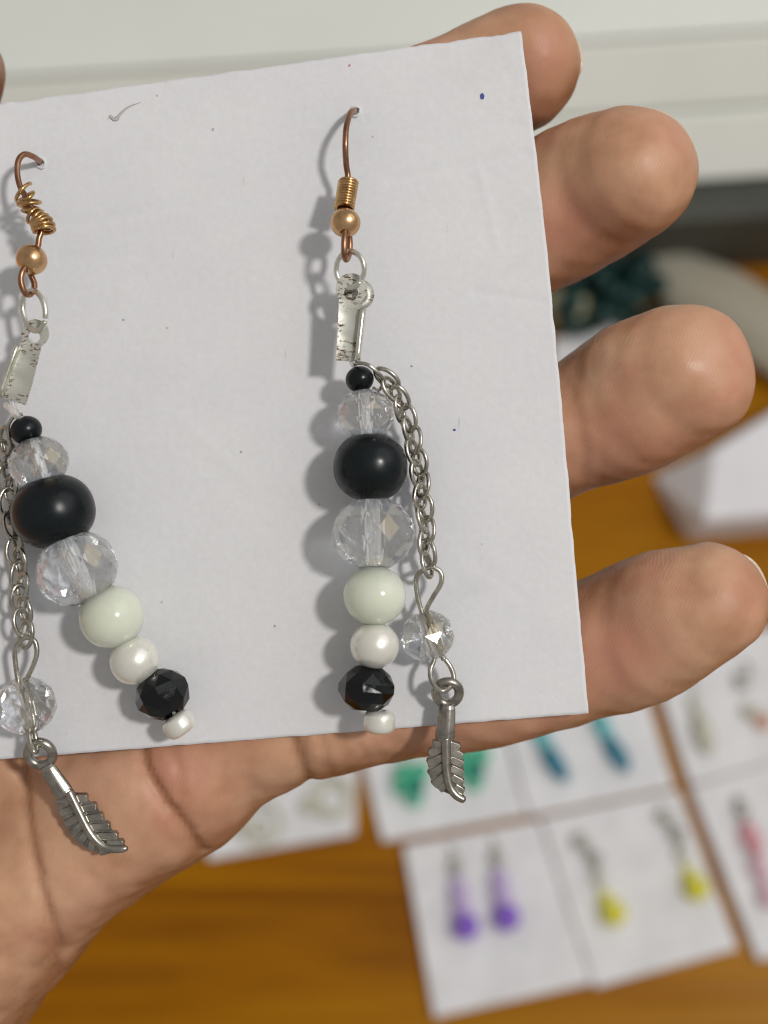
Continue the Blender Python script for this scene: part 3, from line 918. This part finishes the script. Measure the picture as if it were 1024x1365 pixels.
def crimp(E, top, bot, z, wt, wb, disc_r, hole_r, flange, second=None):
    """ribbon crimp: pierced disc, body plate, folded flange"""
    a, b = P(*top, z), P(*bot, z)
    ax = b - a; L = np.linalg.norm(ax[:2]); ax /= np.linalg.norm(ax)
    sd = np.array([-ax[1], ax[0], 0])
    th = .22
    def ring_plate(c, R_, r_, off, n=28):
        V, F = [], []
        for zz in (0, -th):
            for rad, o in ((R_, 0), (r_, off)):
                for k in range(n):
                    q = 2 * math.pi * k / n
                    V.append(c + ax * (rad * math.cos(q) + o) + sd * rad * math.sin(q) + np.array([0, 0, zz]))
        for k in range(n):
            l = (k + 1) % n
            F += [[k, l, n + l, n + k][::-1], [2 * n + k, 2 * n + l, 3 * n + l, 3 * n + k], [k, 2 * n + k, 2 * n + l, l][::-1], [n + k, n + l, 3 * n + l, 3 * n + k][::-1]]
        return V, F
    Rm, rm = mm(disc_r, z), mm(hole_r, z)
    Bw, Tw = mm(wb, z), mm(wt, z)
    # body as a slightly dished plate with crushed ripples
    nu, nv = 12, 9
    V, F = [], []
    s0 = Rm * .72
    for zz in (0, -th):
        for i in range(nu):
            u = i / (nu - 1); s = s0 + (L - s0) * u; hw = Tw * .5 + (Bw - Tw) * .5 * min(1, u * 1.6)
            for j in range(nv):
                q = 2 * j / (nv - 1) - 1
                rip = .07 * math.sin(u * 17) * (1 - q * q) + .05 * math.sin(u * 31 + q * 3)
                V.append(a + ax * s + sd * hw * q + np.array([0, 0, zz + .01 + rip + .12 * (q * q)]))
    n0 = nu * nv
    for i in range(nu - 1):
        for j in range(nv - 1):
            k = i * nv + j
            F += [[k, k + nv, k + nv + 1, k + 1], [n0 + k, n0 + k + 1, n0 + k + nv + 1, n0 + k + nv]]
    for i in range(nu - 1):
        k = i * nv; F.append([k, n0 + k, n0 + k + nv, k + nv]); k += nv - 1; F.append([k + nv, n0 + k + nv, n0 + k, k])
    for j in range(nv - 1):
        F.append([j, j + 1, n0 + j + 1, n0 + j]); k = (nu - 1) * nv + j; F.append([k + 1, k, n0 + k, n0 + k + 1])
    body = E.part('crimp_end', merge((V, F), ring_plate(a, Rm, rm, Rm * .28)), RUSTY)
    es = body.modifiers.new('edges', 'EDGE_SPLIT'); es.split_angle = math.radians(40)
    # folded flange: a strip standing up along one long side
    fs = flange
    f0, f1 = a + ax * Rm * 1.25 + sd * fs * Tw * .56, b - ax * .1 + sd * fs * Bw * .52
    pth = np.array([f0 + (f1 - f0) * q + np.array([0, 0, .18 + .10 * math.sin(q * 3)]) for q in np.linspace(0, 1, 8)])
    E.part('crimp_flange', tube(pth, .34, seg=8, flat=2.0, up=(0, 0, 1)), BRIGHT, body)
    if second:
        c = a + sd * second[0] + ax * second[1] + np.array([0, 0, -1.1])
        E.part('back_ear', ring_plate(c, Rm * .98, rm * .35, Rm * .2), RUSTY, body)
    return body

def feather(E, f, ring_c, ring_r, quill, rachis, right, left, z):
    """cast feather charm; f maps drawing points to photo pixels"""
    pc = lambda x, y, dz=0: P(*f(x, y), z + dz)
    rp = spline([pc(x, y, .35) for x, y in rachis], 8)
    plate = []
    outer = [l[1] for l in left] + [rachis[-1]] + [r_[1] for r_ in right][::-1]
    poly = [pc(*(np.array(rachis[0]) * 1.0))] + []
    roots = [rachis[0]] + [((l[1][0] * .97 + l[0][0] * .03), (l[1][1] * .97 + l[0][1] * .03)) for l in left] + [rachis[-1]] + [((r_[1][0] * .97 + r_[0][0] * .03), (r_[1][1] * .97 + r_[0][1] * .03)) for r_ in right][::-1]
    n = len(roots)
    V = [pc(x, y, .10) for x, y in roots] + [pc(x, y, -.5) for x, y in roots]
    F = [list(range(n)), list(range(n, 2 * n))[::-1]] + [[k, n + k, n + (k + 1) % n, (k + 1) % n] for k in range(n)]
    m_ = len(rp)
    rr = .52 * np.linspace(1.0, .75, m_) * np.r_[np.ones(m_ - 3), .9, .75, .4]
    ch = E.part('feather_charm', (V, F), DARK_PEWTER, smooth=False)  # plate is darker than the barbs on it
    E.part('rachis', tube(rp, rr, seg=10), PEWTER, ch)
    es = ch.modifiers.new('edges', 'EDGE_SPLIT'); es.split_angle = math.radians(45)
    bmv = bmesh.new(); bmv.from_mesh(ch.data); bmesh.ops.recalc_face_normals(bmv, faces=bmv.faces); bmv.to_mesh(ch.data); bmv.free()
    for (x0_, y0_), (x1_, y1_) in right + left:
        a, b = pc(x0_, y0_, 0), pc(x1_, y1_, 0)
        d = b - a; Ld = np.linalg.norm(d); d /= Ld; sd = np.array([-d[1], d[0], 0])
        if sd[1] > 0: sd = -sd
        lo = [(-.1, -.50), (Ld * .88, -.53), (Ld, -.3), (Ld, .36), (Ld * .95, .5), (-.1, .5)]
        hi = [(-.1, -.36), (Ld * .85, -.40), (Ld * .96, -.22), (Ld * .96, .26), (Ld * .91, .35), (-.1, .35)]
        at = lambda q, z_: a + d * q[0] + sd * q[1] + np.array([0, 0, z_ - .12 * max(0, q[0] / Ld)])
        bo = E.part('barb', prism([at(q, -.35) for q in lo] + [], [at(q, .34 - .05 * (i in (0, 1))) for i, q in enumerate(hi)]), PEWTER, ch, smooth=False)
        fixn(bo); bevel(bo, .00007, 2)
    c = pc(*ring_c, .3)
    rad = mm(ring_r, z)
    pth = [c + np.array([rad * math.cos(q), rad * math.sin(q), .5 * math.sin(q)]) for q in np.linspace(0, 2 * math.pi, 29)[:-1]]
    E.part('bail_ring', tube(pth, .50, True, 10), PEWTER, ch)
    (qx0, qy0, qw0), (qx1, qy1, qw1) = quill
    a, b = pc(qx0, qy0, .2), pc(qx1, qy1, .15)
    qs = np.linspace(0, 1, 9)
    pth = np.array([a + (b - a) * q for q in qs])
    wd = np.array([qw0 + (qw1 - qw0) * q for q in qs]) * np.array([.82, .97, 1, 1, 1, 1, 1, 1, .86])
    qm = E.part('quill', tube(pth, wd, seg=7, flat=.62, up=(0, 0, 1)), PEWTER, ch, smooth=False)
    bv = qm.modifiers.new('bevel', 'BEVEL'); bv.width = .00018; bv.segments = 2

def ad(deg, z=0.0):
    """strand direction: degrees swung to the right of straight down"""
    a = math.radians(deg); return np.array([math.sin(a), -math.cos(a), z])

def right_earring():
    E = Held('earring', P(474, 148, 0), 'right earring, straight bead strand under a neat gilt coil', 'earring', 'pair of beaded feather earrings')
    wire = sp([(474, 148, -.6), (472, 147, .9), (467, 151, 2.4), (462, 168, 3.8), (460.5, 192, 4.3), (461.5, 218, 3.7), (464, 240, 3.3), (461, 280, 4.3), (460.5, 300, 5.6), (459, 318, 6.4), (459, 338, 6.3), (461.5, 346, 5.6), (465, 340, 4.7), (466.5, 325, 4.5), (465, 308, 4.8)], 8)
    hk = E.part('ear_hook', tube(wire, mm(4.1, 4), seg=12), COPPER)
    ax0, ax1 = P(464.5, 243, 3.4), P(458.5, 279, 4.4)
    axv = (ax1 - ax0); L = np.linalg.norm(axv); x, y, a = axes_from(axv)
    n = 10 * 22
    r = mm(11.6, 5)
    hel = np.array([ax0 + axv * i / n + (x * math.cos(2 * math.pi * i / 22) + y * math.sin(2 * math.pi * i / 22)) * r for i in range(n + 1)])
    E.part('wire_coil', tube(hel, mm(2.5, 5), seg=8), GOLD, hk)
    E.part('stopper_ball', bead(P(460.5, 297, 5.3), mm(20.2, 5.3), mm(19, 5.3), ad(-4, .55), .3), m_metal('gilt_ball', (.70, .45, .24), (.55, .32, .16), .22, .36), hk)
    jr = sp([(467 + 18.5 * math.cos(q), 359 - 24 * math.sin(q), 5.3 + 1.0 * math.cos(q) + .5 * math.sin(q)) for q in np.linspace(-.55, 2 * math.pi - .75, 20)], 4)
    E.part('jump_ring', tube(jr, mm(3.8, 5), seg=10), BRIGHT)
    crimp(E, (468.5, 385), (462, 481), 4.9, 31, 28, 21, 9.5, 1, second=(.75, .3))
    E.part('cord', tube(sp([(464, 470, 4.6), (469, 484, 4.5), (479, 505, 4.2), (488, 551, 4.2), (494, 622, 4.2), (497, 711, 4.3), (500, 794, 4.2), (499.5, 860, 4.2), (490, 918, 4.1), (492, 945, 4.1), (500, 962, 4.1)], 6), .2, seg=8), CORD)
    E.part('seed_bead', bead(P(479.6, 505.5, 4.2), mm(19, 4), mm(17.5, 4), ad(12), .2), BLACK, label='small shiny black bead under the crimp')
    crystal(E, P(487.5, 552, 4.2), mm(39, 4), mm(33, 4), ad(3, .12), 11, .1)
    E.part('round_bead', bead(P(494, 622.5, 4.2), mm(49.5, 4), mm(46.5, 4), ad(-3), .2, 2.15), BLACK, label='large black painted bead')
    crystal(E, P(497.5, 711, 4.3), mm(56, 4), mm(49, 4), ad(2, .16), 12, .12)
    E.part('round_bead', bead(P(499.5, 794, 4.2), mm(42, 4), mm(40, 4), ad(0), .18), MILK, label='milky white glass bead')
    E.part('pearl_bead', bead(P(499.5, 860.5, 4.2), mm(32.8, 4), mm(31.5, 4), ad(-2), .14), PEARL)
    E.part('faceted_bead', rondelle(P(489, 918, 4.1), mm(38, 4), mm(32.5, 4), ad(-4, .15), 9, .3, .18, True), JET, smooth=False)
    E.part('end_bead', bead(P(506, 962, 4.1), mm(21.5, 4), mm(16, 4), ad(-3), .34, 3.2), PEARL)
    # loop that carries the chain round the little black bead
    E.part('chain_loop', tube(sp([(474, 486, 4.0), (477, 484, 5.2), (490, 486, 5.9), (504, 497, 5.6), (512, 508, 4.6), (505, 520, 3.3), (498, 517, 2.6)], 8), mm(2.6, 5), seg=8), SILVER)
    chain(E, [(514, 506, 4.6), (526, 520, 4.2), (535, 543, 3.6), (546, 570, 3.3), (553, 600, 3.3), (559, 630, 3.1), (563, 662, 3.0), (566, 695, 2.9), (569, 728, 2.9), (572, 752, 3.0)], mm(18, 3), mm(10.5, 3), mm(3.0, 3), mm(15, 3))
    E.part('eye_pin', tube(sp([(592, 880, 3.2), (585, 862, 2.9), (570, 822, 2.7), (569, 812, 2.8), (578, 795, 2.9), (588, 778, 3.0), (588, 764, 3.0), (579, 757, 3.0), (568, 758, 3.0), (557, 767, 3.0), (555, 780, 2.9), (558, 800, 2.8), (563, 818, 2.7), (572, 848, 2.7), (579, 876, 2.8), (574, 892, 3.0), (575, 906, 3.4), (583, 918, 3.9), (592, 921, 3.9), (602, 914, 3.0), (605, 902, 2.8), (600, 888, 2.8), (591, 876, 2.8)], 6), mm(3.4, 3), seg=10), SILVER)
    crystal(E, P(569.5, 848, 2.75), mm(37, 3), mm(34, 3), ad(17, .1), 10, .05)
    q = lambda x, y: (420 + x / 3.9, 740 + y / 3.9)
    feather(E, q, (690, 716), 15.5, ((688, 775, .95), (675, 968, 1.10)), [(680, 950), (682, 1040), (684, 1120), (700, 1200), (735, 1250), (782, 1276)],
            [((700, 985), (752, 1005)), ((704, 1020), (768, 1050)), ((706, 1062), (772, 1094)), ((708, 1108), (771, 1140)), ((714, 1155), (770, 1192)), ((728, 1205), (772, 1238))],
            [((664, 980), (612, 985)), ((668, 1000), (590, 1034)), ((664, 1048), (584, 1086)), ((664, 1096), (592, 1146)), ((670, 1146), (614, 1200)), ((680, 1190), (644, 1222))], 2.2)
right_earring()

def left_earring():
    E = Held('earring', P(53, 216, 0), 'left earring, slanting bead strand under tangled copper wire, at the left picture edge', 'earring', 'pair of beaded feather earrings')
    wire = sp([(54, 217, -.6), (52, 214, .8), (44, 208.5, 2.2), (33, 205.5, 3.3), (25, 213, 3.9), (23, 229, 4.2), (27, 249, 4.4), (38, 268, 4.7), (46, 288, 4.9), (55, 306, 5.0), (52, 318, 5.1), (50, 330, 5.2), (42, 348, 5.6), (31, 360, 6.4), (28, 374, 6.5), (33, 390, 6.2), (41, 392, 5.3), (46, 380, 4.7), (40, 364, 4.7)], 8)
    hk = E.part('ear_hook', tube(wire, mm(4.0, 4), seg=12), COPPER)
    # loose tangle, then a tight end
    ctr = sp([(30, 255, 4.5), (38, 264, 4.7), (40, 274, 4.8), (42, 284, 4.9), (52, 293, 5.0), (57, 300, 5.1), (59, 308, 5.2)], 60)
    n = len(ctr); pts = []
    for i, c in enumerate(ctr):
        u = i / n
        x, y, a = axes_from(ctr[min(i + 4, n - 1)] - ctr[max(i - 4, 0)])
        turns = 2 * math.pi * (4.3 * min(u, .55) / .55 + 5.2 * max(0, u - .55) / .45)
        r = mm((12 + 3.5 * math.sin(u * 23 + 1)) if u < .45 else 12.5 + 1.5 * math.sin(u * 9), 5)
        pts.append(c + (x * math.cos(turns) + y * math.sin(turns)) * r + a * .4 * math.sin(turns * 1.0 + 2 * u) * (1 if u < .5 else .15))
    E.part('wire_coil', tube(np.array(pts), mm(2.6, 5), seg=8), GOLD, hk, label='tangled loosened gilt coil')
    E.part('stopper_ball', bead(P(42, 346, 5.4), mm(21, 5.3), mm(19.5, 5.3), ad(-25, .5), .28), bpy.data.materials['gilt_ball'], hk)
    jr = sp([(45.5 + 15 * math.cos(q) + 3 * math.sin(q) * -1, 414 - 27 * math.sin(q), 5.2 + 1.0 * math.cos(q)) for q in np.linspace(-.4, 2 * math.pi - .55, 20)], 4)
    E.part('jump_ring', tube(jr, mm(3.9, 5), seg=10), BRIGHT)
    crimp(E, (46.5, 444), (18, 535), 4.7, 27, 34, 18.5, 8.2, -1)
    E.part('cord', tube(sp([(15, 525, 4.2), (16, 540, 4.3), (25, 556, 4.3), (35, 573, 4.2), (52, 617, 4.2), (71, 682, 4.2), (102, 758, 4.2), (149, 822, 3.9), (180, 880, 3.6), (217, 925, 3.4), (240, 965, 3.2)], 6), .22, seg=8), CORD)
    E.part('cord_knot', tube(sp([(8, 540, 4.5), (14, 545, 5.0), (20, 552, 5.1), (27, 556, 4.8), (24, 548, 4.0), (14, 538, 3.8)], 6), .35, seg=8), CORD)
    E.part('seed_bead', bead(P(35, 573.5, 4.2), mm(21, 4), mm(19, 4), ad(25), .2), BLACK, label='small shiny black bead under the crimp')
    crystal(E, P(51.5, 616.5, 4.2), mm(40.5, 4), mm(34, 4), ad(18), 10, .2)
    E.part('round_bead', bead(P(71, 682, 4.2), mm(55.5, 4), mm(49, 4), ad(16), .2, 2.15), BLACK, label='large black painted bead')
    crystal(E, P(102.5, 758, 4.2), mm(55.5, 4), mm(49, 4), ad(25, .12), 12, .35)
    E.part('round_bead', bead(P(149, 822.5, 3.7), mm(43.5, 4), mm(42, 4), ad(30), .18), MILK, label='milky white glass bead')
    E.part('pearl_bead', bead(P(179.5, 880.5, 3.4), mm(33.5, 4), mm(32.5, 4), ad(36), .14), PEARL)
    E.part('faceted_bead', rondelle(P(217, 925.5, 3.2), mm(37.5, 4), mm(34, 4), ad(28, .25), 9, .1, .18, True), JET, smooth=False)
    E.part('end_bead', bead(P(239, 965.5, 3.0), mm(22, 4), mm(15.5, 4), ad(35), .34, 3.2), PEARL)
    E.part('chain_loop', tube(sp([(30, 552, 5.0), (18, 556, 5.0), (11, 568, 4.8), (12, 584, 4.4), (18, 595, 3.4), (8, 600, 2.8), (4, 590, 2.8)], 8), mm(2.6, 5), seg=8), SILVER)
    chain(E, [(4, 588, 3.2), (9, 610, 2.9), (10, 640, 2.8), (12, 665, 2.8), (16, 695, 2.7), (21, 728, 2.7), (25, 760, 2.7), (28, 795, 2.7), (31, 825, 2.8), (32, 846, 2.8)], mm(18.5, 3), mm(11, 3), mm(3.1, 3), mm(15.5, 3))
    E.part('eye_pin', tube(sp([(44, 974, 3.0), (42, 950, 2.9), (33, 912, 2.8), (36, 904, 2.8), (43, 890, 2.9), (49, 872, 3.0), (47, 856, 3.0), (38, 850, 3.0), (27, 854, 3.0), (20, 868, 2.9), (21, 886, 2.8), (24, 906, 2.7), (31, 940, 2.8), (38, 972, 3.0), (40, 990, 3.4), (45, 1002, 3.8), (49, 1000, 3.2), (48, 985, 2.8), (45, 972, 2.8)], 6), mm(3.5, 3), seg=10), SILVER)
    crystal(E, P(34, 940.5, 2.9), mm(41, 3), mm(38, 3), ad(12, -.1), 10, .3)
    q = lambda x, y: (x / 3.657, 860 + y / 3.657)
    feather(E, q, (196, 530), 16.5, ((222, 588, .92), (320, 735, 1.15)), [(335, 712), (382, 808), (428, 898), (480, 965), (540, 994), (624, 990)],
            [((362, 745), (428, 748)), ((388, 798), (474, 788)), ((412, 845), (506, 836)), ((440, 888), (538, 882)), ((478, 930), (576, 932)), ((525, 966), (606, 970))],
            [((340, 755), (272, 750)), ((358, 798), (292, 822)), ((378, 840), (318, 876)), ((398, 876), (346, 926)), ((424, 912), (388, 970)), ((455, 955), (442, 1000)), ((500, 988), (506, 1024))], 2.0)
left_earring()
